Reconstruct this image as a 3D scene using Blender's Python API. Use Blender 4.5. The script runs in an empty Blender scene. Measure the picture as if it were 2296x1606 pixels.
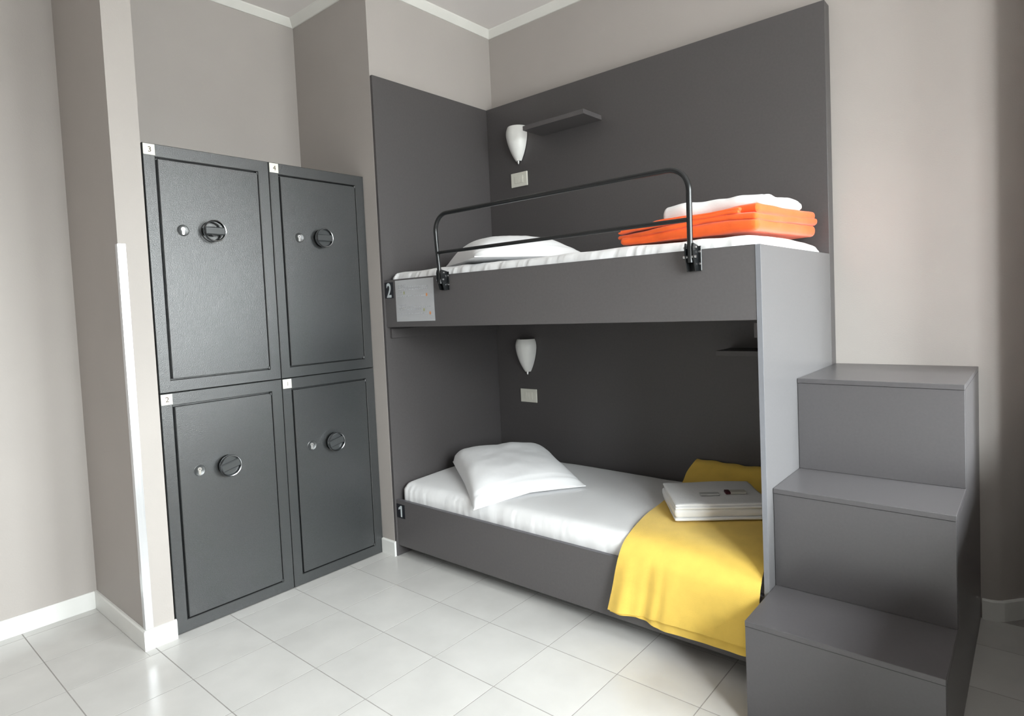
import bpy, bmesh, math, random
from mathutils import Vector, noise, Matrix

# ------------------------------------------------------------------ camera
scene = bpy.context.scene
col = scene.collection
FPX, CX, CY, W, H = 1378.22, 1180.72, 750.60, 2296.0, 1606.0
cd = bpy.data.cameras.new('camera')
cam = bpy.data.objects.new('camera', cd); col.objects.link(cam)
cam.location = (2.8390, -3.1532, 1.4008)
cam.rotation_euler = (1.5250, 0.0441, 0.6942)
cd.sensor_fit = 'HORIZONTAL'; cd.sensor_width = 36.0
cd.lens = FPX * 36.0 / W
cd.shift_x = (W / 2 - CX) / W
cd.shift_y = (CY - H / 2) / W
cd.clip_start = 0.02
scene.camera = cam

# ------------------------------------------------------------------ daylight: overcast sky through the window
WIN_X, WIN_Z0, WIN_Z1 = 4.30, 0.90, 2.75
WINDOWS = [(-1.45, -0.22), (-3.30, -1.85)]
SKY = 58.0
world = bpy.data.worlds.new('overcast_sky'); scene.world = world
world.use_nodes = True
wn_, wl_ = world.node_tree.nodes, world.node_tree.links
bg = wn_['Background']; bg.inputs[1].default_value = SKY
# standard overcast sky, (1 + 2 sin(elevation)) / 3, over a grey street below the horizon
geo = wn_.new('ShaderNodeTexCoord'); sep = wn_.new('ShaderNodeSeparateXYZ'); wl_.new(geo.outputs['Generated'], sep.inputs[0])
lum = wn_.new('ShaderNodeMapRange'); lum.inputs[1].default_value = 0.0; lum.inputs[2].default_value = 1.0
lum.inputs[3].default_value = 0.3333; lum.inputs[4].default_value = 1.0; wl_.new(sep.outputs[2], lum.inputs[0])
up = wn_.new('ShaderNodeMath'); up.operation = 'GREATER_THAN'; up.inputs[1].default_value = 0.0; wl_.new(sep.outputs[2], up.inputs[0])
skyc = wn_.new('ShaderNodeMix'); skyc.data_type = 'RGBA'; skyc.blend_type = 'MULTIPLY'; skyc.inputs[0].default_value = 1
skyc.inputs[6].default_value = (0.97, 0.975, 1.0, 1); wl_.new(lum.outputs[0], skyc.inputs[7])
gr = wn_.new('ShaderNodeMix'); gr.data_type = 'RGBA'; gr.inputs[6].default_value = (0.185, 0.184, 0.185, 1)
wl_.new(up.outputs[0], gr.inputs[0]); wl_.new(skyc.outputs[2], gr.inputs[7]); wl_.new(gr.outputs[2], bg.inputs[0])
for wy0, wy1 in WINDOWS:
    pl = bpy.data.lights.new('window_portal', 'AREA'); pl.shape = 'RECTANGLE'
    pl.size = WIN_Z1 - WIN_Z0; pl.size_y = wy1 - wy0
    pl.cycles.is_portal = True
    po = bpy.data.objects.new('window_portal', pl); col.objects.link(po)
    po.location = (WIN_X + 0.30, (wy0 + wy1) / 2, (WIN_Z0 + WIN_Z1) / 2)
    po.rotation_euler = (0, math.pi / 2, 0)

vs = scene.view_settings
vs.view_transform = 'Standard'; vs.look = 'None'; vs.gamma = 1.0
vs.use_curve_mapping = False
vs.exposure = 0.53

# ------------------------------------------------------------------ materials
def srgb(r, g, b):
    f = lambda c: (c / 255 / 12.92) if c / 255 <= 0.04045 else ((c / 255 + 0.055) / 1.055) ** 2.4
    return (f(r), f(g), f(b), 1)

def mat(name, color, rough=0.5, metal=0.0, bump=None, vary=None, spec=0.5, coat=0.0, trans=0.0, sss=0.0, sheen=0.0, objvary=0.0):
    m = bpy.data.materials.new(name); m.use_nodes = True
    nt = m.node_tree; N = nt.nodes; Lk = nt.links
    p = N['Principled BSDF']
    p.inputs['Base Color'].default_value = color
    p.inputs['Roughness'].default_value = rough
    p.inputs['Metallic'].default_value = metal
    p.inputs['Specular IOR Level'].default_value = spec
    p.inputs['Coat Weight'].default_value = coat
    p.inputs['Transmission Weight'].default_value = trans
    p.inputs['Subsurface Weight'].default_value = sss
    p.inputs['Sheen Weight'].default_value = sheen
    tc = N.new('ShaderNodeTexCoord')
    src = None
    if vary:                                   # (scale, low, high, detail)
        n = N.new('ShaderNodeTexNoise'); n.inputs['Scale'].default_value = vary[0]; n.inputs['Detail'].default_value = vary[3]
        Lk.new(tc.outputs['Object'], n.inputs['Vector'])
        r = N.new('ShaderNodeMapRange'); r.inputs[1].default_value = 0.3; r.inputs[2].default_value = 0.7
        r.inputs[3].default_value = vary[1]; r.inputs[4].default_value = vary[2]
        Lk.new(n.outputs[0], r.inputs[0])
        val = r.outputs[0]
        if objvary:
            oi = N.new('ShaderNodeObjectInfo')
            r2 = N.new('ShaderNodeMapRange'); r2.inputs[3].default_value = 1 - objvary; r2.inputs[4].default_value = 1 + objvary
            Lk.new(oi.outputs['Random'], r2.inputs[0])
            mm = N.new('ShaderNodeMath'); mm.operation = 'MULTIPLY'
            Lk.new(val, mm.inputs[0]); Lk.new(r2.outputs[0], mm.inputs[1]); val = mm.outputs[0]
            # a different stretch of the cloudy pattern on every piece
            vm = N.new('ShaderNodeVectorMath'); vm.operation = 'ADD'
            mu = N.new('ShaderNodeMath'); mu.operation = 'MULTIPLY'; mu.inputs[1].default_value = 40
            Lk.new(oi.outputs['Random'], mu.inputs[0])
            Lk.new(tc.outputs['Object'], vm.inputs[0]); Lk.new(mu.outputs[0], vm.inputs[1])
            Lk.new(vm.outputs[0], n.inputs['Vector'])
        mx = N.new('ShaderNodeMix'); mx.data_type = 'RGBA'; mx.blend_type = 'MULTIPLY'; mx.inputs[0].default_value = 1
        mx.inputs[6].default_value = color
        Lk.new(val, mx.inputs[7])
        Lk.new(mx.outputs[2], p.inputs['Base Color'])
    if bump:                                   # (scale, strength, detail, stretch)
        n = N.new('ShaderNodeTexNoise'); n.inputs['Scale'].default_value = bump[0]; n.inputs['Detail'].default_value = bump[2]
        vec = tc.outputs['Object']
        if len(bump) > 3:
            mp = N.new('ShaderNodeMapping'); mp.inputs['Scale'].default_value = bump[3]
            Lk.new(vec, mp.inputs[0]); vec = mp.outputs[0]
        Lk.new(vec, n.inputs['Vector'])
        b = N.new('ShaderNodeBump'); b.inputs['Strength'].default_value = bump[1]; b.inputs['Distance'].default_value = 0.01
        Lk.new(n.outputs[0], b.inputs['Height']); Lk.new(b.outputs[0], p.inputs['Normal'])
    return m

M = {}
M['wall'] = mat('greige_wall_paint', (0.42, 0.388, 0.366, 1), 0.6, vary=(2.0, 0.97, 1.03, 3), bump=(160, 0.06, 3), spec=0.35)
M['ceiling'] = mat('ceiling_paint', (0.80, 0.76, 0.74, 1), 0.8)
M['white_trim'] = mat('white_trim_paint', (0.78, 0.78, 0.76, 1), 0.4, vary=(8, 0.97, 1.02, 2))
M['cornice'] = mat('cornice_paint', (0.78, 0.77, 0.73, 1), 0.6, vary=(6, 0.98, 1.02, 2))
M['tile'] = mat('pale_ceramic_tile', (0.58, 0.57, 0.555, 1), 0.20, vary=(5, 0.93, 1.04, 4), objvary=0.02, bump=(6, 0.02, 2), spec=0.3)
M['grout'] = mat('grey_grout', (0.30, 0.285, 0.272, 1), 0.9, vary=(60, 0.9, 1.1, 3))
M['laminate'] = mat('anthracite_laminate', (0.102, 0.0955, 0.097, 1), 0.40, vary=(90, 0.95, 1.05, 4), bump=(900, 0.03, 2))
M['step_lam'] = mat('grey_laminate', (0.084, 0.0795, 0.083, 1), 0.30, vary=(120, 0.96, 1.04, 4), bump=(900, 0.03, 2))
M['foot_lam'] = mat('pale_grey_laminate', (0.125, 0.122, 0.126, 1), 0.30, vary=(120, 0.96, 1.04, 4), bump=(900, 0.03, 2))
M['shelf_lam'] = mat('shelf_laminate', (0.090, 0.0835, 0.085, 1), 0.42, vary=(90, 0.95, 1.05, 4))
M['edge_band'] = mat('blue_grey_edge_band', (0.20, 0.205, 0.225, 1), 0.4, vary=(40, 0.97, 1.03, 2))
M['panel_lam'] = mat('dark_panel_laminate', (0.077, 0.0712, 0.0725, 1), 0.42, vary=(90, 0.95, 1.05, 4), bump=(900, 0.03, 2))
M['dark_band'] = mat('grey_edge_band', (0.105, 0.100, 0.112, 1), 0.38, vary=(40, 0.97, 1.03, 2))
M['locker'] = mat('gunmetal_hammered_paint', (0.034, 0.0365, 0.038, 1), 0.27, vary=(500, 0.85, 1.15, 2), bump=(330, 0.14, 2), spec=1.0)
M['black_metal'] = mat('black_enamel_metal', (0.010, 0.011, 0.012, 1), 0.24, spec=0.5, vary=(30, 0.9, 1.1, 2))
M['dark_knob'] = mat('dark_plastic_knob', (0.045, 0.048, 0.05, 1), 0.35, vary=(60, 0.95, 1.05, 2))
M['chrome'] = mat('chrome', (0.75, 0.75, 0.76, 1), 0.15, 1.0, vary=(30, 0.97, 1.03, 2))
M['nickel'] = mat('nickel_lock', (0.80, 0.80, 0.80, 1), 0.28, 1.0, vary=(60, 0.95, 1.05, 2))
M['steel'] = mat('brushed_steel_angle', (0.72, 0.73, 0.75, 1), 0.30, 1.0, bump=(80, 0.05, 2, (1, 1, 0.04)))
M['sheet'] = mat('white_cotton_sheet', (0.84, 0.84, 0.85, 1), 0.85, bump=(26, 0.16, 4, (1.6, 0.6, 0.5)), sheen=0.1, spec=0.2)
M['pillow'] = mat('white_pillowcase', (0.86, 0.86, 0.875, 1), 0.85, bump=(14, 0.10, 4), sheen=0.1, spec=0.2)
M['towel'] = mat('white_folded_linen', (0.82, 0.82, 0.82, 1), 0.9, bump=(60, 0.15, 3), sheen=0.1, spec=0.2)
M['orange'] = mat('orange_fleece', (0.86, 0.125, 0.022, 1), 0.95, bump=(500, 0.25, 3), vary=(20, 0.92, 1.06, 3), sheen=0.25, spec=0.15)
M['yellow'] = mat('yellow_fleece', (0.88, 0.60, 0.12, 1), 0.95, bump=(500, 0.25, 3), vary=(14, 0.95, 1.05, 3), sheen=0.2, spec=0.15)
M['glass_white'] = mat('frosted_white_glass', (0.80, 0.80, 0.78, 1), 0.30, sss=0.0, vary=(12, 0.98, 1.02, 2))
M['plastic_white'] = mat('ivory_switch_plastic', (0.70, 0.69, 0.62, 1), 0.35, vary=(40, 0.98, 1.02, 2))
M['tag'] = mat('cream_number_plate', (0.80, 0.79, 0.70, 1), 0.4, vary=(60, 0.97, 1.02, 2))
M['digit_dark'] = mat('brown_digit_print', (0.11, 0.08, 0.06, 1), 0.6, vary=(60, 0.9, 1.1, 2))
M['sign_black'] = mat('black_sign_plate', (0.012, 0.013, 0.018, 1), 0.35, vary=(60, 0.9, 1.1, 2))
M['sign_white'] = mat('pale_digit_print', (0.55, 0.60, 0.62, 1), 0.5, vary=(60, 0.95, 1.05, 2))
M['paper'] = mat('white_paper', (0.90, 0.91, 0.94, 1), 0.7, vary=(10, 0.98, 1.02, 2))
M['ink'] = mat('grey_ink', (0.50, 0.51, 0.54, 1), 0.8, vary=(60, 0.9, 1.1, 2))
M['ink_green'] = mat('olive_ink', (0.42, 0.43, 0.27, 1), 0.8, vary=(60, 0.9, 1.1, 2))
M['ink_orange'] = mat('orange_ink', (0.62, 0.28, 0.13, 1), 0.8, vary=(60, 0.9, 1.1, 2))
M['maroon'] = mat('maroon_wrapper', (0.07, 0.008, 0.018, 1), 0.4, vary=(60, 0.9, 1.1, 2))
M['cream_wrap'] = mat('cream_wrapper', (0.55, 0.53, 0.47, 1), 0.5, vary=(40, 0.95, 1.05, 2))
M['sachet'] = mat('clear_white_sachet', (0.60, 0.61, 0.60, 1), 0.25, vary=(40, 0.9, 1.05, 3))
M['dark_hole'] = mat('dark_recess', (0.01, 0.01, 0.01, 1), 0.8, vary=(60, 0.9, 1.1, 2))
M['wood'] = mat('pine_slats', (0.42, 0.30, 0.18, 1), 0.6, vary=(20, 0.85, 1.1, 4))
M['concrete'] = mat('pale_render', (0.5, 0.5, 0.5, 1), 0.9, vary=(10, 0.95, 1.05, 3))
def pane_mat():
    m = bpy.data.materials.new('clear_window_glass'); m.use_nodes = True
    nt = m.node_tree; nt.nodes.clear()
    o = nt.nodes.new('ShaderNodeOutputMaterial'); mix = nt.nodes.new('ShaderNodeMixShader')
    t = nt.nodes.new('ShaderNodeBsdfTransparent'); g = nt.nodes.new('ShaderNodeBsdfGlossy')
    t.inputs[0].default_value = (0.93, 0.96, 0.95, 1); g.inputs['Roughness'].default_value = 0.02
    mix.inputs[0].default_value = 0.06
    nt.links.new(t.outputs[0], mix.inputs[1]); nt.links.new(g.outputs[0], mix.inputs[2]); nt.links.new(mix.outputs[0], o.inputs[0])
    return m
M['pane'] = pane_mat()

# ------------------------------------------------------------------ helpers
def link(name, me, m=None, parent=None):
    o = bpy.data.objects.new(name, me); col.objects.link(o)
    if me is not None and m is not None and not me.materials:
        me.materials.append(m if not isinstance(m, str) else M[m])
    if parent is not None:
        o.parent = parent
        o.matrix_parent_inverse = parent.matrix_world.inverted() if False else Matrix.Identity(4)
    return o

def finish(bm, name, m, parent=None, smooth=None):
    bmesh.ops.recalc_face_normals(bm, faces=bm.faces[:])
    me = bpy.data.meshes.new(name); bm.to_mesh(me); bm.free()
    if smooth is not None:
        for p in me.polygons: p.use_smooth = True
        me.set_sharp_from_angle(angle=math.radians(smooth))
    return link(name, me, m, parent)

def add_box(bm, x0, x1, y0, y1, z0, z1, bev=0.0):
    t = bmesh.new()
    bmesh.ops.create_cube(t, size=1)
    for v in t.verts:
        v.co = Vector((x0 + (v.co.x + .5) * (x1 - x0), y0 + (v.co.y + .5) * (y1 - y0), z0 + (v.co.z + .5) * (z1 - z0)))
    if bev: bmesh.ops.bevel(t, geom=t.edges[:], offset=bev, segments=1, profile=0.5, affect='EDGES')
    merge(bm, t)

def merge(bm, t, mw=None):
    mp = {}
    for v in t.verts: mp[v] = bm.verts.new(mw @ v.co if mw else v.co)
    for f in t.faces:
        try: bm.faces.new([mp[v] for v in f.verts])
        except ValueError: pass
    t.free()

def box(name, m, parent, x0, x1, y0, y1, z0, z1, bev=0.0):
    bm = bmesh.new(); add_box(bm, x0, x1, y0, y1, z0, z1, bev)
    return finish(bm, name, m, parent)

def tag(o, label, cat, group=None):
    o['label'] = label; o['category'] = cat
    if group: o['group'] = group
    return o

def empty(name, loc, label, cat, group=None):
    o = bpy.data.objects.new(name, None); col.objects.link(o); o.location = loc; o.empty_display_size = 0.1
    return tag(o, label, cat, group)

def struct(o):
    o['kind'] = 'structure'; return o

def add_tube(bm, pts, r, seg=12, caps=True):
    pts = [Vector(p) for p in pts]; rings = []
    t = (pts[1] - pts[0]).normalized()
    n = t.orthogonal().normalized()
    for i, p in enumerate(pts):
        if i == 0: tt = t
        elif i == len(pts) - 1: tt = (pts[i] - pts[i - 1]).normalized()
        else: tt = ((pts[i + 1] - pts[i]).normalized() + (pts[i] - pts[i - 1]).normalized()).normalized()
        n = (n - tt * n.dot(tt)).normalized(); b = tt.cross(n)
        rings.append([bm.verts.new(p + r * (math.cos(2 * math.pi * k / seg) * n + math.sin(2 * math.pi * k / seg) * b)) for k in range(seg)])
    for a, c in zip(rings, rings[1:]):
        for k in range(seg): bm.faces.new([a[k], a[(k + 1) % seg], c[(k + 1) % seg], c[k]])
    if caps: bm.faces.new(rings[0]); bm.faces.new(rings[-1])

def add_lathe_x(bm, cx, cy, cz, prof, seg=32):
    """revolve (x offset, radius) round an axis parallel to x"""
    rings = []
    for dx, r in prof:
        if r < 1e-6: rings.append([bm.verts.new((cx + dx, cy, cz))])
        else: rings.append([bm.verts.new((cx + dx, cy + r * math.cos(2 * math.pi * k / seg), cz + r * math.sin(2 * math.pi * k / seg))) for k in range(seg)])
    for a, c in zip(rings, rings[1:]):
        for k in range(seg):
            k2 = (k + 1) % seg
            f = [a[k % len(a)], a[k2 % len(a)], c[k2 % len(c)], c[k % len(c)]]
            f = list(dict.fromkeys(f))
            if len(f) > 2: bm.faces.new(f)

def prism(bm, poly, z0, z1):
    a = [bm.verts.new((x, y, z0)) for x, y in poly]; b = [bm.verts.new((x, y, z1)) for x, y in poly]
    n = len(poly)
    for i in range(n): bm.faces.new([a[i], a[(i + 1) % n], b[(i + 1) % n], b[i]])
    bm.faces.new(a[::-1]); bm.faces.new(b)

def sweep(name, m, path, prof, closed=False, parent=None):
    """sweep a profile of (offset to the left of the path, z) along a flat polyline with mitred corners"""
    bm = bmesh.new(); P = [Vector(p) for p in path]; n = len(P); rings = []
    for i in range(n):
        d0 = (P[i] - P[i - 1]).normalized() if (i > 0 or closed) else None
        d1 = (P[(i + 1) % n] - P[i]).normalized() if (i < n - 1 or closed) else None
        d0 = d0 or d1; d1 = d1 or d0
        n0 = Vector((-d0.y, d0.x)); n1 = Vector((-d1.y, d1.x))
        mt = (n0 + n1) / (1 + n0.dot(n1))
        rings.append([bm.verts.new((P[i].x + mt.x * o, P[i].y + mt.y * o, z)) for o, z in prof])
    k = len(prof)
    for i in range(n if closed else n - 1):
        a, b = rings[i], rings[(i + 1) % n]
        for j in range(k): bm.faces.new([a[j], a[(j + 1) % k], b[(j + 1) % k], b[j]])
    if not closed: bm.faces.new(rings[0]); bm.faces.new(rings[-1])
    return finish(bm, name, m, parent)

def rbox(bm, x0, x1, y0, y1, z0, z1, r, nx, ny, nz, disp=None):
    """rounded block with a welded grid on every side; disp(p, n) gives a displaced point"""
    lo = Vector((x0, y0, z0)); hi = Vector((x1, y1, z1)); N = (nx, ny, nz)
    V = {}
    def vert(i, j, k):
        key = (i, j, k)
        if key in V: return V[key]
        p = Vector((x0 + (x1 - x0) * i / nx, y0 + (y1 - y0) * j / ny, z0 + (z1 - z0) * k / nz))
        q = Vector([min(max(p[a], lo[a] + r), hi[a] - r) for a in range(3)])
        d = (p - q)
        nn = d.normalized() if d.length > 1e-9 else Vector((0, 0, 1))
        p = q + nn * r
        if disp: p = disp(p, nn)
        V[key] = bm.verts.new(p); return V[key]
    def quad(*ks):
        bm.faces.new([vert(*k) for k in ks])
    for i in range(nx):
        for j in range(ny):
            quad((i, j, 0), (i, j + 1, 0), (i + 1, j + 1, 0), (i + 1, j, 0))
            quad((i, j, nz), (i + 1, j, nz), (i + 1, j + 1, nz), (i, j + 1, nz))
    for i in range(nx):
        for k in range(nz):
            quad((i, 0, k), (i + 1, 0, k), (i + 1, 0, k + 1), (i, 0, k + 1))
            quad((i, ny, k), (i, ny, k + 1), (i + 1, ny, k + 1), (i + 1, ny, k))
    for j in range(ny):
        for k in range(nz):
            quad((0, j, k), (0, j, k + 1), (0, j + 1, k + 1), (0, j + 1, k))
            quad((nx, j, k), (nx, j + 1, k), (nx, j + 1, k + 1), (nx, j, k + 1))

def nz3(x, y, z=0.0): return noise.noise(Vector((x, y, z)))

def glyph(name, text, m, parent, mw, size, bold=0.0, thick=0.0006, xs=1.0):
    cu = bpy.data.curves.new(name, 'FONT'); cu.body = text; cu.size = size; cu.offset = bold * size
    cu.extrude = thick; cu.align_x = 'CENTER'; cu.align_y = 'CENTER'; cu.resolution_u = 6
    t = bpy.data.objects.new(name, cu); col.objects.link(t)
    dg = bpy.context.evaluated_depsgraph_get(); dg.update()
    me = bpy.data.meshes.new_from_object(t.evaluated_get(dg)); me.name = name
    bpy.data.objects.remove(t); bpy.data.curves.remove(cu)
    # centre the glyph box
    xsv = [v.co.x for v in me.vertices]; ysv = [v.co.y for v in me.vertices]
    c = Vector(((min(xsv) + max(xsv)) / 2, (min(ysv) + max(ysv)) / 2, 0))
    for v in me.vertices: v.co = Vector(((v.co.x - c.x) * xs, v.co.y - c.y, v.co.z))
    me.transform(mw)
    me.materials.clear(); me.materials.append(M[m])
    return link(name, me, None, parent)

# ================================================================== THE ROOM
XW = -0.772          # left wall / back of the locker niche
XH = -0.017          # wall behind the head of the bed
YN = -1.000          # end of that wall (side of the niche)
XP, YP0, YP1 = -0.109, -2.2554, -2.143   # pier left of the lockers
YF = -4.60           # wall behind the camera
XR = WIN_X           # window wall
HC = 3.255           # ceiling
ANG = (3.40, 0.790)  # end of the slanted wall right of the steps

# floor slab and tiles
fl = struct(finish((lambda b: (add_box(b, XW - .15, XR + .3, YF - .15, 1.0, -0.12, -0.0005), b)[1])(bmesh.new()), 'floor', 'grout'))
U0, V0, S = 0.2884, -1.5678, 0.33
tile_cache = {}
def tile_mesh(w, d):
    k = (round(w, 4), round(d, 4))
    if k in tile_cache: return tile_cache[k]
    bm = bmesh.new(); c = 0.0002; h = 0.0007
    add = lambda x, y, z: bm.verts.new((x, y, z))
    lo = [add(sx * w / 2, sy * d / 2, -h) for sx, sy in ((-1, -1), (1, -1), (1, 1), (-1, 1))]
    mi = [add(sx * w / 2, sy * d / 2, -c) for sx, sy in ((-1, -1), (1, -1), (1, 1), (-1, 1))]
    to = [add(sx * (w / 2 - c), sy * (d / 2 - c), 0) for sx, sy in ((-1, -1), (1, -1), (1, 1), (-1, 1))]
    for a, b in ((lo, mi), (mi, to)):
        for i in range(4): bm.faces.new([a[i], a[(i + 1) % 4], b[(i + 1) % 4], b[i]])
    bm.faces.new(to)
    me = bpy.data.meshes.new('tile'); bm.to_mesh(me); bm.free(); me.materials.append(M['tile'])
    tile_cache[k] = me; return me
G = 0.0019
def put_tile(x0, x1, y0, y1):
    if x1 - x0 < 0.02 or y1 - y0 < 0.02: return
    o = bpy.data.objects.new('tile', tile_mesh(x1 - x0, y1 - y0)); col.objects.link(o)
    o.location = ((x0 + x1) / 2, (y0 + y1) / 2, 0); o.parent = fl
for i in range(-5, 14):
    for j in range(-11, 7):
        x0, x1 = U0 + i * S + G, U0 + (i + 1) * S - G
        y0, y1 = V0 + j * S + G, V0 + (j + 1) * S - G
        x1 = min(x1, XR - .014); y0 = max(y0, YF)
        if y0 >= 0:                                     # only the corner by the slanted wall
            x0 = max(x0, 2.72 + (y1) * .9); y1 = min(y1, ANG[1] - .014)
            if x1 > x0: put_tile(x0, x1, y0, y1)
            continue
        if y1 > 0: y1 = -0.001
        if y1 <= YP0 - .014 or x0 >= XP + .014:
            xx0 = max(x0, XW + .014)
            put_tile(xx0, x1, y0, y1)
        elif y0 < YP0 - .014:                            # row cut by the pier
            put_tile(max(x0, XW + .014), x1, y0, YP0 - .0135)
            put_tile(max(x0, XP - .015), x1, YP0 - .0125, y1)
        else:
            put_tile(max(x0, XP - .014), x1, y0, y1)

# walls
def wallbox(name, *a): return struct(box(name, 'wall', None, *a))
wallbox('wall_left', XW - .15, XW, YF, 0.0, -.05, HC)
wallbox('wall_pier', XW, XP, YP0, YP1, -.05, HC)
wallbox('wall_head', XW, XH, YN, 0.0, -.05, HC)
wallbox('wall_front', XW - .15, XR + .3, YF - .15, YF, -.05, HC)
bm = bmesh.new()
arc = []
ax, ay = 2.700, 0.0; dv = Vector((ANG[0] - ax, ANG[1] - ay)).normalized(); rr = 0.07
th = math.atan2(dv.y, dv.x); tl = rr * math.tan(th / 2)
for k in range(9):
    a = -math.pi / 2; a2 = a + th * k / 8
    arc.append((ax - tl + rr * math.cos(-math.pi / 2 + th * k / 8) * 0 + rr * math.sin(th * k / 8), rr - rr * math.cos(th * k / 8)))
poly = [(XW - .15, 0.0), (XW - .15, .15), (2.62, .15), (ANG[0] - .13, ANG[1] + .13), (ANG[0] - .13, 1.0), (XR + .3, 1.0), (XR + .3, ANG[1])] + [ANG] + arc[::-1]
prism(bm, poly, -.05, HC)
struct(finish(bm, 'wall_back', 'wall', smooth=25))
bm = bmesh.new()
T = .28
cuts = [YF] + [c for w in sorted(WINDOWS) for c in w] + [ANG[1]]
for k in range(0, len(cuts), 2): add_box(bm, XR, XR + T, cuts[k], cuts[k + 1], -.05, HC)
for wy0, wy1 in WINDOWS:
    add_box(bm, XR, XR + T, wy0, wy1, -.05, WIN_Z0); add_box(bm, XR, XR + T, wy0, wy1, WIN_Z1, HC)
struct(finish(bm, 'wall_right', 'wall'))
struct(box('ceiling', 'ceiling', None, XW - .15, XR + .3, YF - .15, 1.0, HC, HC + .12))

# tall block added out of frame on the right to shade the slanted wall
wallbox('added_shade_pier', 2.90, 3.35, -.30, ANG[1], -.05, HC)

# low unseen block added beside the steps to keep light off the lower right
wallbox('added_shade_block', 2.885, 3.33, -1.68, -.3005, -.05, .82)

# windows in the right wall
for wn, (WIN_Y0, WIN_Y1) in enumerate(WINDOWS):
    wf = struct(bpy.data.objects.new('window_%d' % (wn + 1), None)); col.objects.link(wf)
    xa, xb = XR + .17, XR + .23
    bm = bmesh.new()
    fw = .05
    add_box(bm, xa, xb, WIN_Y0, WIN_Y0 + fw, WIN_Z0, WIN_Z1, .004); add_box(bm, xa, xb, WIN_Y1 - fw, WIN_Y1, WIN_Z0, WIN_Z1, .004)
    add_box(bm, xa, xb, WIN_Y0 + fw, WIN_Y1 - fw, WIN_Z0, WIN_Z0 + fw, .004); add_box(bm, xa, xb, WIN_Y0 + fw, WIN_Y1 - fw, WIN_Z1 - fw, WIN_Z1, .004)
    ym = (WIN_Y0 + WIN_Y1) / 2
    add_box(bm, xa, xb, ym - .04, ym + .04, WIN_Z0 + fw, WIN_Z1 - fw, .004)
    finish(bm, 'window_frame', 'white_trim', wf)
    for a, b in ((WIN_Y0 + fw, ym - .04), (ym + .04, WIN_Y1 - fw)):
        box('pane', 'pane', wf, xa + .026, xa + .032, a, b, WIN_Z0 + fw, WIN_Z1 - fw)
    box('window_sill', 'white_trim', wf, XR - .03, XR + .17, WIN_Y0 - .03, WIN_Y1 + .03, WIN_Z0 - .03, WIN_Z0 + .0, .004)

# cornice
path = [(XR, YF), (XR, ANG[1]), ANG, (2.70, 0), (XH, 0), (XH, YN), (XW, YN), (XW, YP1), (XP, YP1), (XP, YP0), (XW, YP0), (XW, YF)]
cz = 3.215
struct(sweep('trim_1', 'cornice', path, [(0, HC), (0, cz), (.008, cz), (.014, cz + .006), (.030, cz + .022), (.042, cz + .034), (.046, HC)], closed=True))

# baseboards
BB = [(0, 0), (0, .086), (.008, .086), (.0125, .080), (.0125, 0)]
struct(sweep('baseboard_left', 'white_trim', [(XW, YP0 - .0125), (XW, YF)], BB))
struct(sweep('baseboard_pier', 'white_trim', [(XP, YP1 + .006), (XP, YP0), (XW, YP0)], BB))
struct(sweep('baseboard_niche', 'white_trim', [(-.006, YN), (-.124, YN)], BB))
struct(sweep('baseboard_back', 'white_trim', [(XR, ANG[1]), ANG, (2.715, .017), (2.70 - .02, 0), (2.648, 0)], BB))
struct(sweep('baseboard_right', 'white_trim', [(XR, YF), (XR, ANG[1])], BB))

# steel corner guard on the pier
bm = bmesh.new()
prism(bm, [(XP + .0005, -2.227), (XP + .002, -2.227), (XP + .002, YP0 - .002), (XP - .026, YP0 - .002), (XP - .026, YP0 - .0005), (XP + .0005, YP0 - .0005)], .0875, 1.737)
tag(finish(bm, 'corner_guard', 'steel'), 'tall shiny metal corner guard strip on the edge of the wall pier', 'corner guard')

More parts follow.
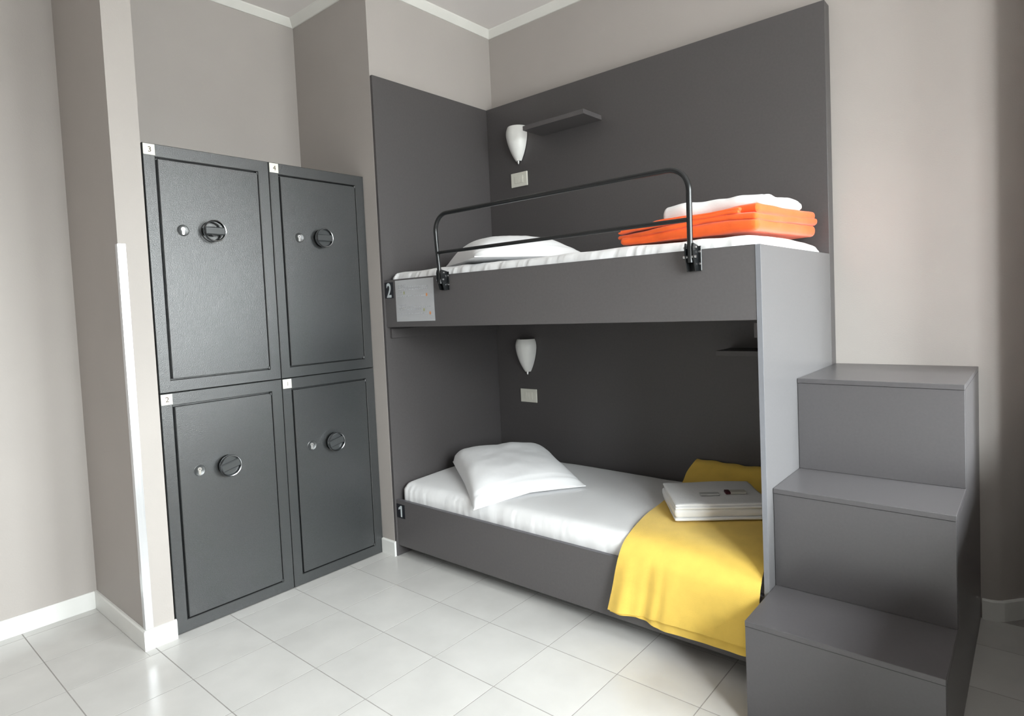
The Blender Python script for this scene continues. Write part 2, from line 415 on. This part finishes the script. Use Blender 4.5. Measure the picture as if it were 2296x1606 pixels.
# ================================================================== LOCKERS
XK = -0.1265
def locker(no, y0, y1, z0, z1, tilt, label):
    L = empty('locker', (XK, (y0 + y1) / 2, z0), label, 'locker', 'black metal lockers in the niche')
    ox, oy, oz = L.location
    dy0, dy1, dz0, dz1 = y0 + .049, y1 - .055, z0 + .054, z1 - .056    # door opening
    # carcass with a wide front frame
    bm = bmesh.new(); e = .0025
    def ring(x, a0, a1, b0, b1): return [bm.verts.new((x - ox, y - oy, z - oz)) for y, z in ((a0, b0), (a1, b0), (a1, b1), (a0, b1))]
    back = ring(XW + .012, y0, y1, z0, z1); f0 = ring(XK - e, y0, y1, z0, z1); f1 = ring(XK, y0 + e, y1 - e, z0 + e, z1 - e)
    i0 = ring(XK, dy0 - e, dy1 + e, dz0 - e, dz1 + e); i1 = ring(XK - e, dy0, dy1, dz0, dz1); i2 = ring(XK - .03, dy0, dy1, dz0, dz1)
    for a, b in ((back, f0), (f0, f1), (f1, i0), (i0, i1), (i1, i2)):
        for k in range(4): bm.faces.new([a[k], a[(k + 1) % 4], b[(k + 1) % 4], b[k]])
    bm.faces.new(back[::-1]); bm.faces.new(i2)
    finish(bm, 'carcass', 'locker', L)
    # inset door, wider gap on the handle side
    g = (.0085, .0035, .005, .007)
    d = box('door', 'locker', L, XK - .022 - ox, XK - .0008 - ox, dy0 + g[0] - oy, dy1 - g[1] - oy, dz0 + g[2] - oz, dz1 - g[3] - oz, .0022)
    for zz in (dz0 + .004, dz1 - .016):
        bm = bmesh.new(); add_tube(bm, [(XK - .001 - ox, dy1 - .006 - oy, zz - oz), (XK - .001 - ox, dy1 - .006 - oy, zz + .012 - oz)], .0045, 10)
        h = finish(bm, 'hinge_pin', 'locker', d, 40)
    # knob
    ky, kz = y0 + .267, z0 + (.725 if z0 > .5 else .715)
    kx = XK - .0008
    bm = bmesh.new()
    add_lathe_x(bm, kx - ox, ky - oy, kz - oz, [(0, .047), (.004, .047), (.006, .045), (.006, .040), (0, .039)], 36)
    add_lathe_x(bm, kx - ox, ky - oy, kz - oz, [(0, .024), (.030, .022), (.030, 0)], 28)
    kb = finish(bm, 'knob', 'black_metal', L, 35)
    bm = bmesh.new()
    add_lathe_x(bm, kx - ox, ky - oy, kz - oz, [(.034, .043), (.031, .0495), (.044, .0505), (.048, .0485), (.047, .0455), (.034, .043)], 40)
    finish(bm, 'front_ring', 'chrome' if False else 'dark_chrome', kb, 50)
    bm = bmesh.new(); t = bmesh.new()
    add_box(t, -.010, .012, -.0455, .0455, -.0175, .0175, .004)
    if no != 3: add_lathe_x(t, -.004, 0, 0, [(0, .0445), (.002, .0445), (.002, 0)], 32)
    merge(bm, t, Matrix.Translation((kx + .034 - ox, ky - oy, kz - oz)) @ Matrix.Rotation(math.radians(tilt), 4, 'X'))
    finish(bm, 'grip', 'dark_knob', kb)
    # cylinder lock
    ly, lz = y0 + .143, kz + (-.002 if z0 > .5 else 0)
    bm = bmesh.new()
    add_lathe_x(bm, kx - ox, ly - oy, lz - oz, [(0, .026), (.0015, .026), (.0022, .0245), (.0015, .0228), (.0008, .0215), (.0008, 0)], 32)
    lk = finish(bm, 'lock', 'locker', L, 35)
    bm = bmesh.new()
    pts = [(.0085 * math.cos(a), .0085 * math.sin(a) + .006) for a in [math.radians(-50 + 280 * k / 20) for k in range(21)]]
    pts += [(-.0048, -.0165), (-.003, -.0185), (.003, -.0185), (.0048, -.0165)]
    a_ = [bm.verts.new((kx + .001 - ox, ly - oy + p[0], lz - oz + p[1])) for p in pts]
    b_ = [bm.verts.new((kx + .0035 - ox, ly - oy + p[0], lz - oz + p[1])) for p in pts]
    for k in range(len(pts)): bm.faces.new([a_[k], a_[(k + 1) % len(pts)], b_[(k + 1) % len(pts)], b_[k]])
    bm.faces.new(b_)
    finish(bm, 'cylinder', 'nickel', lk)
    bm = bmesh.new(); add_lathe_x(bm, kx + .0036 - ox, ly - oy, lz + .006 - oz, [(0, .0022), (.0002, .0022), (.0002, 0)], 12)
    finish(bm, 'keyhole', 'dark_hole', lk)
    # number plate
    ty, tz = y0 + .0255, z1 - .0265
    p = box('number_plate', 'tag', L, XK + .0003 - ox, XK + .0022 - ox, ty - .0235 - oy, ty + .0235 - oy, tz - .0235 - oz, tz + .0235 - oz, .0008)
    mw = Matrix.Translation((XK + .0025 - ox, ty + .002 - oy, tz - oz)) @ Matrix(((0, 0, 1, 0), (1, 0, 0, 0), (0, 1, 0, 0), (0, 0, 0, 1)))
    if no == 1:
        box('digit', 'digit_dark', p, XK + .0022 - ox, XK + .0027 - ox, ty + .001 - oy, ty + .0035 - oy, tz - .010 - oz, tz + .010 - oz)
    else:
        glyph('digit', str(no), 'digit_dark', p, mw, .033, 0.0)
    return L
M['dark_chrome'] = mat('smoked_chrome', (0.30, 0.31, 0.32, 1), 0.18, 1.0, vary=(30, 0.95, 1.05, 2))
locker(3, -2.131, -1.5655, 1.0885, 2.182, 0, 'tall black metal locker with number plate 3, upper row next to the wall pier')
locker(4, -1.5625, -1.0015, 1.0885, 2.182, 0, 'tall black metal locker with number plate 4, upper row towards the bunk bed')
locker(2, -2.131, -1.5655, 0.0, 1.0855, 14, 'black metal locker with number plate 2 standing on the floor next to the pier')
locker(1, -1.5625, -1.0015, 0.0, 1.0855, 12, 'black metal locker with number plate 1 standing on the floor towards the bunk bed')

# ================================================================== BUNK BED
YB, YPAN = -0.989, -0.0785
XB, XE = 2.082, 2.100
bed = empty('bunk_bed', (1.05, -.5, 0), 'anthracite laminate two-tier bunk bed with tall back panel, headboard and foot panel', 'bunk bed')
bx, by, bz = bed.location
def bpart(name, m, x0, x1, y0, y1, z0, z1, bev=.0012, parent=None):
    return box(name, m, parent or bed, x0 - bx, x1 - bx, y0 - by, y1 - by, z0 - bz, z1 - bz, bev)
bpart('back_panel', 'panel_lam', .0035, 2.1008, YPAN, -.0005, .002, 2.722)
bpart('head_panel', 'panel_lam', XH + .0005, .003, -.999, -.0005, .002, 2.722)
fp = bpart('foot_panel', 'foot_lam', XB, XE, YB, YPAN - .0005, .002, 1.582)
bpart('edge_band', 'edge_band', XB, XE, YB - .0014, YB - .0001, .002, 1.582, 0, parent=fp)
for nm, z0, z1 in (('upper_rail_board', 1.318, 1.582), ('lower_rail_board', .0644, .3293)):
    b = bpart(nm, 'laminate', .0035, XB - .0005, YB, YB + .02, z0, z1)
    bpart('edge_band', 'dark_band', .0035, XB - .0005, YB + .0005, YB + .0195, z1 + .0001, z1 + .0008, 0, parent=b)
bpart('upper_base_board', 'laminate', .0035, XB - .0005, YB + .0205, YPAN - .0005, 1.335, 1.365)
bpart('lower_base_board', 'laminate', .0035, XB - .0005, YB + .0205, YPAN - .0005, .09, .115)
bpart('support_batten', 'panel_lam', .0035, .022, -.968, YPAN - .002, 1.255, 1.308)
bpart('support_batten', 'panel_lam', XB - .02, XB - .0005, -.968, YPAN - .002, 1.255, 1.308)
for sx in (.06, XB - .06):
    bpart('shelf' if False else 'support_leg', 'laminate', sx - .03, sx + .03, -.55, -.45, .002, .09)
# shelves on the back panel
bpart('shelf', 'shelf_lam', .462, .905, -.262, YPAN - .0005, 2.456, 2.482)
bpart('shelf', 'shelf_lam', 1.622, 2.065, -.262, YPAN - .0005, 1.118, 1.144)
# guard rail
yr, zr, xr0, xr1, rc = -1.024, 1.884, .487, 1.860, .085
bm = bmesh.new(); pts = [(.506, yr, 1.535), (.490, yr, 1.74)]
for k in range(9):
    a = math.pi - math.pi / 2 * k / 8
    pts.append((xr0 + rc + rc * math.cos(a), yr, zr - rc + rc * math.sin(a)))
for k in range(9):
    a = math.pi / 2 - math.pi / 2 * k / 8
    pts.append((xr1 - rc + rc * math.cos(a), yr, zr - rc + rc * math.sin(a)))
pts.append((1.857, yr, 1.535))
add_tube(bm, [(x - bx, y - by, z - bz) for x, y, z in pts], .0108, 14)
rail = finish(bm, 'guard_rail', 'black_metal', bed, 60)
bm = bmesh.new(); add_tube(bm, [(.497 - bx, yr - by, 1.692), (1.858 - bx, yr - by, 1.692)], .0085, 12); finish(bm, 'cross_bar', 'black_metal', rail, 60)
for xc in (.5065, 1.857):
    bm = bmesh.new()
    add_box(bm, xc - .030 - bx, xc + .030 - bx, YB - .005 - by, YB - .0005 - by, 1.503, 1.596, .002)
    for sx in (-1, 1):
        t = bmesh.new()
        pr = [(YB - .004, 1.598), (YB - .042, 1.606), (YB - .047, 1.590), (YB - .046, 1.56), (YB - .028, 1.505), (YB - .004, 1.503)]
        a_ = [t.verts.new((xc + sx * .0135 - bx, y - by, z)) for y, z in pr]; b_ = [t.verts.new((xc + sx * .0175 - bx, y - by, z)) for y, z in pr]
        for k in range(len(pr)): t.faces.new([a_[k], a_[(k + 1) % len(pr)], b_[(k + 1) % len(pr)], b_[k]])
        t.faces.new(a_); t.faces.new(b_)
        merge(bm, t)
    br = finish(bm, 'bracket', 'black_metal', rail)
    for zz, yy, rd in ((1.556, yr, .0062), (1.590, yr + .004, .0045)):
        bm = bmesh.new()
        add_lathe_x(bm, xc - bx, yy - by, zz, [(-.027, 0), (-.027, rd * .8), (-.018, rd), (.018, rd), (.0235, rd * .9), (.0245, 0)], 12)
        finish(bm, 'bolt', 'chrome', rail, 40)
    for zz in (1.53, 1.575):
        bm = bmesh.new(); t = bmesh.new(); add_lathe_x(t, 0, 0, 0, [(0, .005), (.002, .0045), (.003, 0)], 12)
        merge(bm, t, Matrix.Translation((xc + .0235 - bx, YB - .005 - by, zz)) @ Matrix.Rotation(-math.pi / 2, 4, 'Z'))
        finish(bm, 'screw', 'chrome', rail, 40)

# number plates and notice on the rail boards
def plate(no, x0, x1, z0, z1, label, xs):
    p = tag(box('number_sign', 'sign_black', None, x0, x1, YB - .0022, YB - .0003, z0, z1, .0005), label, 'sign', 'black bed number signs')
    mw = Matrix.Translation(((x0 + x1) / 2, YB - .0025, (z0 + z1) / 2)) @ Matrix(((1, 0, 0, 0), (0, 0, -1, 0), (0, 1, 0, 0), (0, 0, 0, 1)))
    if no == 1:
        bm = bmesh.new()
        cx_, cz_ = (x0 + x1) / 2, (z0 + z1) / 2
        prf = [(-.001, -.032), (.012, -.032), (.012, .032), (.002, .032), (-.018, .018), (-.018, .006), (-.001, .014)]
        a_ = [bm.verts.new((cx_ + u, YB - .0022, cz_ + v)) for u, v in prf]; b_ = [bm.verts.new((cx_ + u, YB - .0028, cz_ + v)) for u, v in prf]
        for k in range(len(prf)): bm.faces.new([a_[k], a_[(k + 1) % len(prf)], b_[(k + 1) % len(prf)], b_[k]])
        bm.faces.new(b_)
        finish(bm, 'digit', 'sign_white', p)
    else:
        glyph('digit', str(no), 'sign_white', p, mw, .112, 0.018, .0004, xs)
plate(2, .0045, .080, 1.480, 1.569, 'small black sign with pale digit 2 on the upper bunk rail', .78)
plate(1, .0045, .076, .228, .307, 'small black sign with pale digit 1 on the lower bunk rail', .78)

nx0, nx1, nz0, nz1 = .0985, .418, 1.348, 1.5745
bm = bmesh.new()
gx, gz = 16, 6
def paper_y(u, v): return YB - .0022 - .0035 * max(0, u - .8) / .2 * (0.4 + .6 * math.sin(v * 3.1)) - .0006 * math.sin(u * 9)
grid = [[bm.verts.new((nx0 + (nx1 - nx0) * i / gx, paper_y(i / gx, j / gz), nz0 + (nz1 - nz0) * j / gz)) for i in range(gx + 1)] for j in range(gz + 1)]
for j in range(gz):
    for i in range(gx): bm.faces.new([grid[j][i], grid[j][i + 1], grid[j + 1][i + 1], grid[j + 1][i]])
bmesh.ops.solidify(bm, geom=bm.faces[:], thickness=.0004)
notice = tag(finish(bm, 'notice', 'paper', None, 40), 'white printed paper notice taped to the upper bunk rail beside the 2 sign', 'notice')
random.seed(4)
bm = bmesh.new()
def ink_quad(bm, u0, u1, v0, v1):
    f = [bm.verts.new((nx0 + (nx1 - nx0) * u, paper_y(u, 1 - v) - .0007, nz1 - (nz1 - nz0) * v)) for u, v in ((u0, v1), (u1, v1), (u1, v0), (u0, v0))]
    bm.faces.new(f)
for v, a, b in ((.125, .08, .28), (.175, .08, .88), (.232, .08, .88), (.285, .08, .19), (.392, .08, .78), (.605, .08, .27), (.66, .08, .90), (.712, .08, .66), (.815, .08, .78)):
    u = a
    while u < b - .01:
        w = random.uniform(.02, .075); e = min(u + w, b)
        ink_quad(bm, u, e, v - .011, v + .011); u = e + .012
finish(bm, 'print_lines', 'ink', notice)['kind'] = 'stuff'
for m, u, v in (('ink_green', .235, .31), ('ink_green', .73, .735), ('ink_orange', .815, .385), ('ink_orange', .885, .815)):
    bm = bmesh.new()
    ps = [bm.verts.new((nx0 + (nx1 - nx0) * (u + .022 * math.cos(t)), paper_y(u, 1 - v) - .0008, nz1 - (nz1 - nz0) * (v + .04 * math.sin(t)))) for t in [2 * math.pi * k / 10 for k in range(10)]]
    bm.faces.new(ps)
    finish(bm, 'printed_icon', m, notice)

# ================================================================== STEPS
XS0, XS1 = 2.1015, 2.6435
st = empty('bunk_steps', ((XS0 + XS1) / 2, -.6, 0), 'grey laminate three-step storage stairs beside the foot of the bunk', 'stairs')
sx_, sy_, sz_ = st.location
steps = [(.3541, -1.2347, -.9289), (.7097, -.9289, -.6123), (1.0691, -.6123, -.0005)]
tt = .018
for n, (zt, yf, yb) in enumerate(steps):
    zb = 0.002 if n == 0 else steps[n - 1][0] + .0005
    tr = box('tread', 'step_lam', st, XS0 - sx_, XS1 - sx_, yf - sy_, (yb + (.018 if n < 2 else 0)) - sy_, zt - tt, zt, .001)
    box('edge_band', 'step_lam', tr, XS0 + .001 - sx_, XS1 - .001 - sx_, yf - .0008 - sy_, yf - .0001 - sy_, zt - tt + .001, zt - .001)
    box('riser', 'step_lam', st, XS0 - sx_, XS1 - .0006 - sx_, yf + .002 - sy_, yf + .018 - sy_, zb, zt - tt - .001, .0008)
bm = bmesh.new()
sp = [(-1.2162, .002), (-.0015, .002), (-.0015, 1.0691 - tt - .0008), (-.5938, 1.0691 - tt - .0008), (-.5938, .7097 - tt - .0008), (-.9104, .7097 - tt - .0008), (-.9104, .3541 - tt - .0008), (-1.2162, .3541 - tt - .0008)]
a_ = [bm.verts.new((XS1 - .018 - sx_, y - sy_, z)) for y, z in sp]; b_ = [bm.verts.new((XS1 - sx_, y - sy_, z)) for y, z in sp]
for k in range(len(sp)): bm.faces.new([a_[k], a_[(k + 1) % len(sp)], b_[(k + 1) % len(sp)], b_[k]])
bm.faces.new(a_); bm.faces.new(b_)
finish(bm, 'side_panel', 'step_lam', st)

# ================================================================== WALL LAMPS AND SWITCHES
def sconce(zt, zb, label):
    cx_ = .275; L = empty('wall_lamp', (cx_, YPAN - .001, zb), label, 'wall lamp', 'frosted glass sconces on the back panel')
    h = zt - zb; bm = bmesh.new(); seg = 28; lev = 26
    def rad(t):                         # t 0 bottom .. 1 top
        w = .078 * (math.sin(min(1, .10 + t * .98) * math.pi * .5) ** .72) * (1 - .17 * max(0, (t - .72) / .28) ** 2)
        return max(w, .008)
    outer, inner = [], []
    for j in range(lev + 1):
        t = j / lev
        ro, ri = [], []
        for k in range(seg + 1):
            a = math.pi * k / seg
            zz = h * t - (.012 * (1 - math.sin(a)) if t > .9 else 0) * 0
            ro.append(bm.verts.new((-rad(t) * math.cos(a), -.004 - rad(t) * 1.05 * math.sin(a), zz)))
            ri.append(bm.verts.new((-(rad(t) - .004) * math.cos(a), -.004 - (rad(t) - .004) * 1.05 * math.sin(a) , zz)))
        outer.append(ro); inner.append(ri)
    for R_ in (outer, inner):
        for a, b in zip(R_, R_[1:]):
            for k in range(seg): bm.faces.new([a[k], a[k + 1], b[k + 1], b[k]])
    for k in range(seg): bm.faces.new([outer[-1][k], outer[-1][k + 1], inner[-1][k + 1], inner[-1][k]])
    for k in range(seg): bm.faces.new([outer[0][k], outer[0][k + 1], inner[0][k + 1], inner[0][k]])
    finish(bm, 'shade', 'glass_white', L, 40)
    box('wall_plate', 'plastic_white', L, -.04, .04, -.0035, -.0002, .06, h - .03, .001)
    bm = bmesh.new(); add_tube(bm, [(0, -.012, -.012), (0, -.012, .012)], .009, 14); add_tube(bm, [(0, -.012, -.012), (0, -.012, -.019)], .005, 10)
    finish(bm, 'finial', 'nickel', L, 50)
    bm = bmesh.new(); add_tube(bm, [(.066, -.006, h * .84), (.066, -.006, h * .84 + .016)], .007, 10)
    finish(bm, 'clip', 'nickel', L, 50)
    bm = bmesh.new(); add_tube(bm, [(0, -.035, .05), (0, -.035, .10)], .014, 12); finish(bm, 'lamp_holder', 'plastic_white', L, 50)
sconce(2.548, 2.335, 'frosted white glass sconce above the upper bunk beside the shelf')
sconce(1.190, .977, 'frosted white glass sconce on the panel under the upper bunk')

def switch(z0, z1, label):
    x0, x1 = .203, .338
    s = empty('switch_plate', ((x0 + x1) / 2, YPAN - .0005, (z0 + z1) / 2), label, 'wall switch', 'white switch plates on the back panel')
    w, h = x1 - x0, z1 - z0
    box('cover_plate', 'plastic_white', s, -w / 2, w / 2, -.009, -.0002, -h / 2, h / 2, .002)
    for k in (-1, 0, 1):
        box('rocker', 'plastic_white', s, k * .0235 - .0108, k * .0235 + .0108, -.0118, -.0092, -.023, .023, .001)
switch(2.174, 2.264, 'white switch plate below the upper sconce')
switch(.775, .862, 'white switch plate below the lower sconce')

# ================================================================== BEDDING
def mattress(z0, z1, amp_side, seed, label, x1=2.072):
    bm = bmesh.new()
    def disp(p, n):
        x, y, z = p
        d = .004 * nz3(x * 2.2 + seed, y * 2.2, z) + .0022 * nz3(x * 7 + seed, y * 4, 3)
        if n.y < -.3:                                     # gathers along the front edge
            d += amp_side * (-n.y) * (nz3(x * 46 + seed, z * 5, 1) * .0045 + nz3(x * 15 + seed, z * 3, 7) * .005)
        if n.z > .3:
            d += amp_side * n.z * .0035 * nz3(x * 9 + y * 5 + seed, y * 3 - x * 2, 5)
            d += .012 * math.sin(math.pi * min(1, max(0, (y + .965) / .88))) - .006
        return p + n * d
    rbox(bm, .012, x1, -.962, YPAN - .004, z0, z1, .050, 200, 44, 8, disp)
    o = finish(bm, 'mattress', 'sheet', None, 60)
    return tag(o, label, 'mattress', 'mattresses in white sheets')
mattress(1.3655, 1.630, 1.6, 3.0, 'mattress in a white sheet on the upper bunk')
mattress(.1155, .425, .5, 11.0, 'mattress in a white sheet on the lower bunk')

def pillow(loc, rotz, w, d, hgt, label, warp, boxy=1.0):
    """w across the short way (local x), d along local y; flap end at +x"""
    bm = bmesh.new(); nx, ny = 56, 56
    def surf(i, j, s):
        u = -1 + 2 * i / nx; v = -1 + 2 * j / ny
        # pinch the sides in a little, keep pointed corners
        x = u * w / 2 * (1 - .045 * (1 - abs(u)) * 0 - .05 * (1 - v * v) * abs(u) ** 3 * 0.8)
        y = v * d / 2 * (1 - .05 * (1 - u * u) * abs(v) ** 3 * 0.8)
        ku = max(0, 1 - abs(u) ** 3.0) ** .6 if (u > 0 or not boxy) else max(0, 1 - abs(u) ** 7) ** .42
        kv = max(0, 1 - abs(v) ** 2.8) ** .55 if (v > 0 or not boxy) else max(0, 1 - abs(v) ** 8) ** .40
        k = ku * kv
        if u > .84: k *= max(.0, 1 - (u - .84) / .16) ** .5
        top = hgt * k * (1 - .42 * ((u + 1) / 2) ** 2) * (1 - boxy * .16 * max(0, -v) ** 2)
        z = top if s > 0 else -.012 * k
        z += s * .004 * nz3(u * 3, v * 3, s) * k + (.003 * nz3(u * 4 + 4, v * 4, 2) + .002 * abs(nz3(u * 3 + v * 5, v * 2 - u * 4, 9))) * min(1, k * 2) * (s > 0)
        if s > 0: z -= .007 * math.exp(-((u - .80) / .02) ** 2)
        z += .004 if s > 0 else 0
        q = Vector((x, y, z)); q.z += warp(u, v)
        return q
    top = [[bm.verts.new(surf(i, j, 1)) for i in range(nx + 1)] for j in range(ny + 1)]
    bot = [[bm.verts.new(surf(i, j, -1)) for i in range(nx + 1)] for j in range(ny + 1)]
    for j in range(ny):
        for i in range(nx):
            bm.faces.new([top[j][i], top[j][i + 1], top[j + 1][i + 1], top[j + 1][i]])
            bm.faces.new([bot[j][i], bot[j + 1][i], bot[j + 1][i + 1], bot[j][i + 1]])
    for i in range(nx):
        bm.faces.new([top[0][i], bot[0][i], bot[0][i + 1], top[0][i + 1]]); bm.faces.new([top[ny][i], top[ny][i + 1], bot[ny][i + 1], bot[ny][i]])
    for j in range(ny):
        bm.faces.new([top[j][0], top[j + 1][0], bot[j + 1][0], bot[j][0]]); bm.faces.new([top[j][nx], bot[j][nx], bot[j + 1][nx], top[j + 1][nx]])
    o = finish(bm, 'pillow', 'pillow', None, 60)
    o.location = loc; o.rotation_euler = (0, 0, rotz)
    return tag(o, label, 'pillow', 'pillows in white cases')
# local +x points to the front right (flap edge), local y runs along the flap
def warp_lo(u, v):
    return -.030 * max(0, u) * max(0, -v) * 1.6 + .020 * max(0, -u) ** 2 * 1.2 + .022 * max(0, -u) * max(0, -v) ** 2
pillow((.575, -.60, .446), math.radians(-34.5), .64, .60, .135, 'plump white pillow lying askew on the lower bunk', warp_lo)
pillow((.62, -.585, 1.652), math.radians(-30), .61, .61, .150, 'flat white pillow on the upper bunk behind the guard rail', lambda u, v: 0, 0)

# orange folded blanket on the upper bunk
ob = empty('folded_blanket', (1.77, -.5, 1.64), 'bright orange fleece blanket folded in layers on the upper bunk', 'blanket')
ox, oy, oz = ob.location
def stack_z(x, y, z):
    t = (x - 1.47) / .59
    k = (.66 + .38 * min(1, max(0, t)) ** .8) * (1 + .14 * min(1, max(0, (y + .9) / .78)))
    return 1.640 + .022 * max(0, (y + .9) / .78) * max(0, t) + (z - 1.640) * k + .008 * math.sin(3.0 * min(1, max(0, t))) * min(1, (z - 1.64) / .05)
def layer(x0, x1, y0, y1, z0, z1, seed, nxx=60, tip=0.0):
    bm = bmesh.new()
    def disp(p, n):
        x, y, z = p
        zz = stack_z(x, y, z) + .012 * nz3(x * 4 + seed, y * 2, seed) * min(1, (z - 1.64) / .04) + .0035 * nz3(x * 13 + seed, y * 5, 2)
        yy = y + (.018 * nz3(x * 5 + seed, z * 10, 4) if n.y < -.2 else 0)
        xx = x + (.010 * nz3(y * 5 + seed, z * 12, 8) if abs(n.x) > .2 else 0)
        return Vector((xx - ox, yy - oy, max(zz, 1.638) - oz))
    rbox(bm, x0, x1, y0, y1, z0, z1, min(.019, (z1 - z0) * .48), nxx, 44, 5, disp)
    return finish(bm, 'fold', 'orange', ob, 60)
layer(1.480, 2.058, -.900, -.125, 1.640, 1.682, 1.0)
layer(1.470, 2.062, -.895, -.120, 1.678, 1.705, 5.0)
layer(1.474, 1.985, -.899, -.140, 1.701, 1.716, 9.0)
layer(1.485, 1.990, -.896, -.135, 1.713, 1.728, 13.0)
layer(1.62, 2.060, -.870, -.125, 1.702, 1.736, 17.0)

# white folded linen on the orange blanket
bm = bmesh.new()
def dl(p, n):
    x, y, z = p
    t = (x - 1.56) / .46
    zz = stack_z(x, y, 1.738) + (z - 1.738) * (1.75 - .65 * min(1, max(0, t))) + (.008 * nz3(x * 7, y * 6, 1) + .006 * nz3(x * 16, y * 12, 4)) * (z > 1.75)
    return Vector((x + .012 * nz3(y * 8, z * 9, 2), y + .012 * nz3(x * 8, z * 9, 6), zz))
rbox(bm, 1.60, 2.03, -.74, -.22, 1.738, 1.780, .020, 60, 60, 8, dl)
tag(finish(bm, 'folded_sheet', 'towel', None, 60), 'crumpled white folded sheet on top of the orange blanket', 'bed linen')

# yellow blanket draped over the lower bunk
yb_ = empty('draped_blanket', (1.78, -.6, .44), 'yellow fleece blanket draped over the foot of the lower bunk', 'blanket')
ox, oy, oz = yb_.location
def catmull(P, t):
    n = len(P) - 1; x = min(max(t * n, 0), n - 1e-6); i = int(x); f = x - i
    p0, p1, p2, p3 = P[max(i - 1, 0)], P[i], P[min(i + 1, n)], P[min(i + 2, n)]
    return tuple(.5 * (2 * b + (c - a) * f + (2 * a - 5 * b + 4 * c - d) * f * f + (3 * b - a - 3 * c + d) * f ** 3) for a, b, c, d in zip(p0, p1, p2, p3))
def drape(name, off, bottom, xl_add, xr, seed):
    # (left edge x, y, z)
    path = [(1.430, -.090, .545), (1.425, -.115, .535), (1.405, -.165, .490), (1.415, -.25, .452), (1.44, -.40, .449), (1.462, -.55, .449), (1.478, -.72, .447), (1.495, -.86, .441),
            (1.502, -.930, .428), (1.498, -.975, .400), (1.490, -1.002, .355), (1.478, -1.010, .30), (1.466, -1.013, .24), (1.452, -1.016, .18), (1.440, -1.018, bottom)]
    bm = bmesh.new(); nu, nv = 90, 110; rows = []
    for j in range(nv + 1):
        v = j / nv; xl, y, z = catmull(path, v); row = []
        hang = max(0, (v - .68) / .32)
        for i in range(nu + 1):
            u = i / nu; x = xl + xl_add + (xr - xl - xl_add) * u
            # pleats in the hanging part: a strong one near the left edge, broad ones further right
            w = math.exp(-((u - .09) / .06) ** 2) * .016 - math.exp(-((u - .26) / .035) ** 2) * .011 - math.exp(-((u - .36) / .03) ** 2) * .006 + .005 * math.sin(u * 9 + .6) * (u > .4) * min(1, (u - .4) * 3) + math.exp(-((u - .93) / .10) ** 2) * .016 + .003 * nz3(u * 7 + seed, v * 2, 1)
            yy = y - hang ** .9 * (w + .010) - off * hang * 0
            zz = z + .005 * nz3(x * 6 + seed, yy * 5, 2) * (1 - hang)
            if v < .2: zz += .016 * nz3(x * 9 + seed, 3, 2) * (1 - v / .2) - .012 * max(0, (x - 1.75))
            # inner layer lies under the outer one
            if off:
                zz -= off * (1 - hang); yy += off * hang
            zz += hang * (-.022 + .048 * u) + hang * .004 * math.sin(u * 5 + 1) * (v > .9) - hang * (.028 if off else .0) * max(0, min(1, (u - .2) * 6)) - hang * .004 * max(0, u - .3)
            row.append(bm.verts.new((x - ox, yy - oy, zz - oz)))
        rows.append(row)
    for j in range(nv):
        for i in range(nu): bm.faces.new([rows[j][i], rows[j][i + 1], rows[j + 1][i + 1], rows[j + 1][i]])
    bmesh.ops.recalc_face_normals(bm, faces=bm.faces[:])
    bmesh.ops.solidify(bm, geom=bm.faces[:], thickness=.0045)
    return finish(bm, name, 'yellow', yb_, 60)
drape('top_layer', 0.0, .134, 0, 2.072, 1.0)
drape('under_layer', .009, .124, .006, 2.070, 1.0)

# white folded linen on the yellow blanket
bm = bmesh.new()
Mt = Matrix.Translation((1.640, -.785, .4545)) @ Matrix.Rotation(math.radians(36), 4, 'Z')
lin = empty('folded_towels', (1.70, -.6, .4545), 'stack of folded white linen on the yellow blanket', 'bed linen')
ox, oy, oz = lin.location
def tl_layer(w, d, z0, z1, dx, dy, seed, a):
    bm = bmesh.new()
    R_ = Mt @ Matrix.Translation((dx, dy, 0)) @ Matrix.Rotation(math.radians(a), 4, 'Z')
    def disp(p, n):
        q = R_ @ (p + Vector((.003 * nz3(p.y * 14 + seed, p.z * 20, 1), .005 * nz3(p.x * 9 + seed, p.z * 20, 2), .005 * nz3(p.x * 6 + seed, p.y * 6, 3) * (p.z > z0 + .3 * (z1 - z0)))))
        return q - Vector((ox, oy, oz))
    rbox(bm, 0, w, 0, d, z0, z1, min(.012, (z1 - z0) * .48), 40, 34, 5, disp)
    finish(bm, 'fold', 'towel', lin, 60)
tl_layer(.415, .345, .000, .013, 0, 0, 1, 0)
tl_layer(.413, .335, .012, .050, .001, .004, 4, .8)
tl_layer(.405, .340, .048, .060, .003, .004, 8, -.5)
tl_layer(.400, .333, .059, .070, .004, .008, 12, .4)

def small(name, m, cx_, cy_, z, L_, W_, Hh, rot, label, cat, parts=()):
    bm = bmesh.new(); t = bmesh.new()
    rbox(t, -L_ / 2, L_ / 2, -W_ / 2, W_ / 2, 0, Hh, min(.003, Hh * .45), 12, 8, 3)
    merge(bm, t, Matrix.Rotation(math.radians(rot), 4, 'Z'))
    o = finish(bm, name, m, None, 50); o.location = (cx_, cy_, z)
    return tag(o, label, cat)
ZT = .4545 + .073
small('soap_sachet', 'sachet', 1.705, -.575, ZT, .085, .035, .006, 36, 'thin clear sachet lying on the folded white linen', 'sachet')
s2 = small('wrapped_soap', 'cream_wrap', 1.800, -.490, ZT, .070, .040, .010, 36, 'small cream wrapped soap with a maroon end on the folded white linen', 'soap')
bm = bmesh.new(); t = bmesh.new(); rbox(t, -.056, -.034, -.021, .021, 0, .011, .003, 6, 8, 3); merge(bm, t, Matrix.Rotation(math.radians(36), 4, 'Z'))
finish(bm, 'maroon_end', 'maroon', s2, 50)
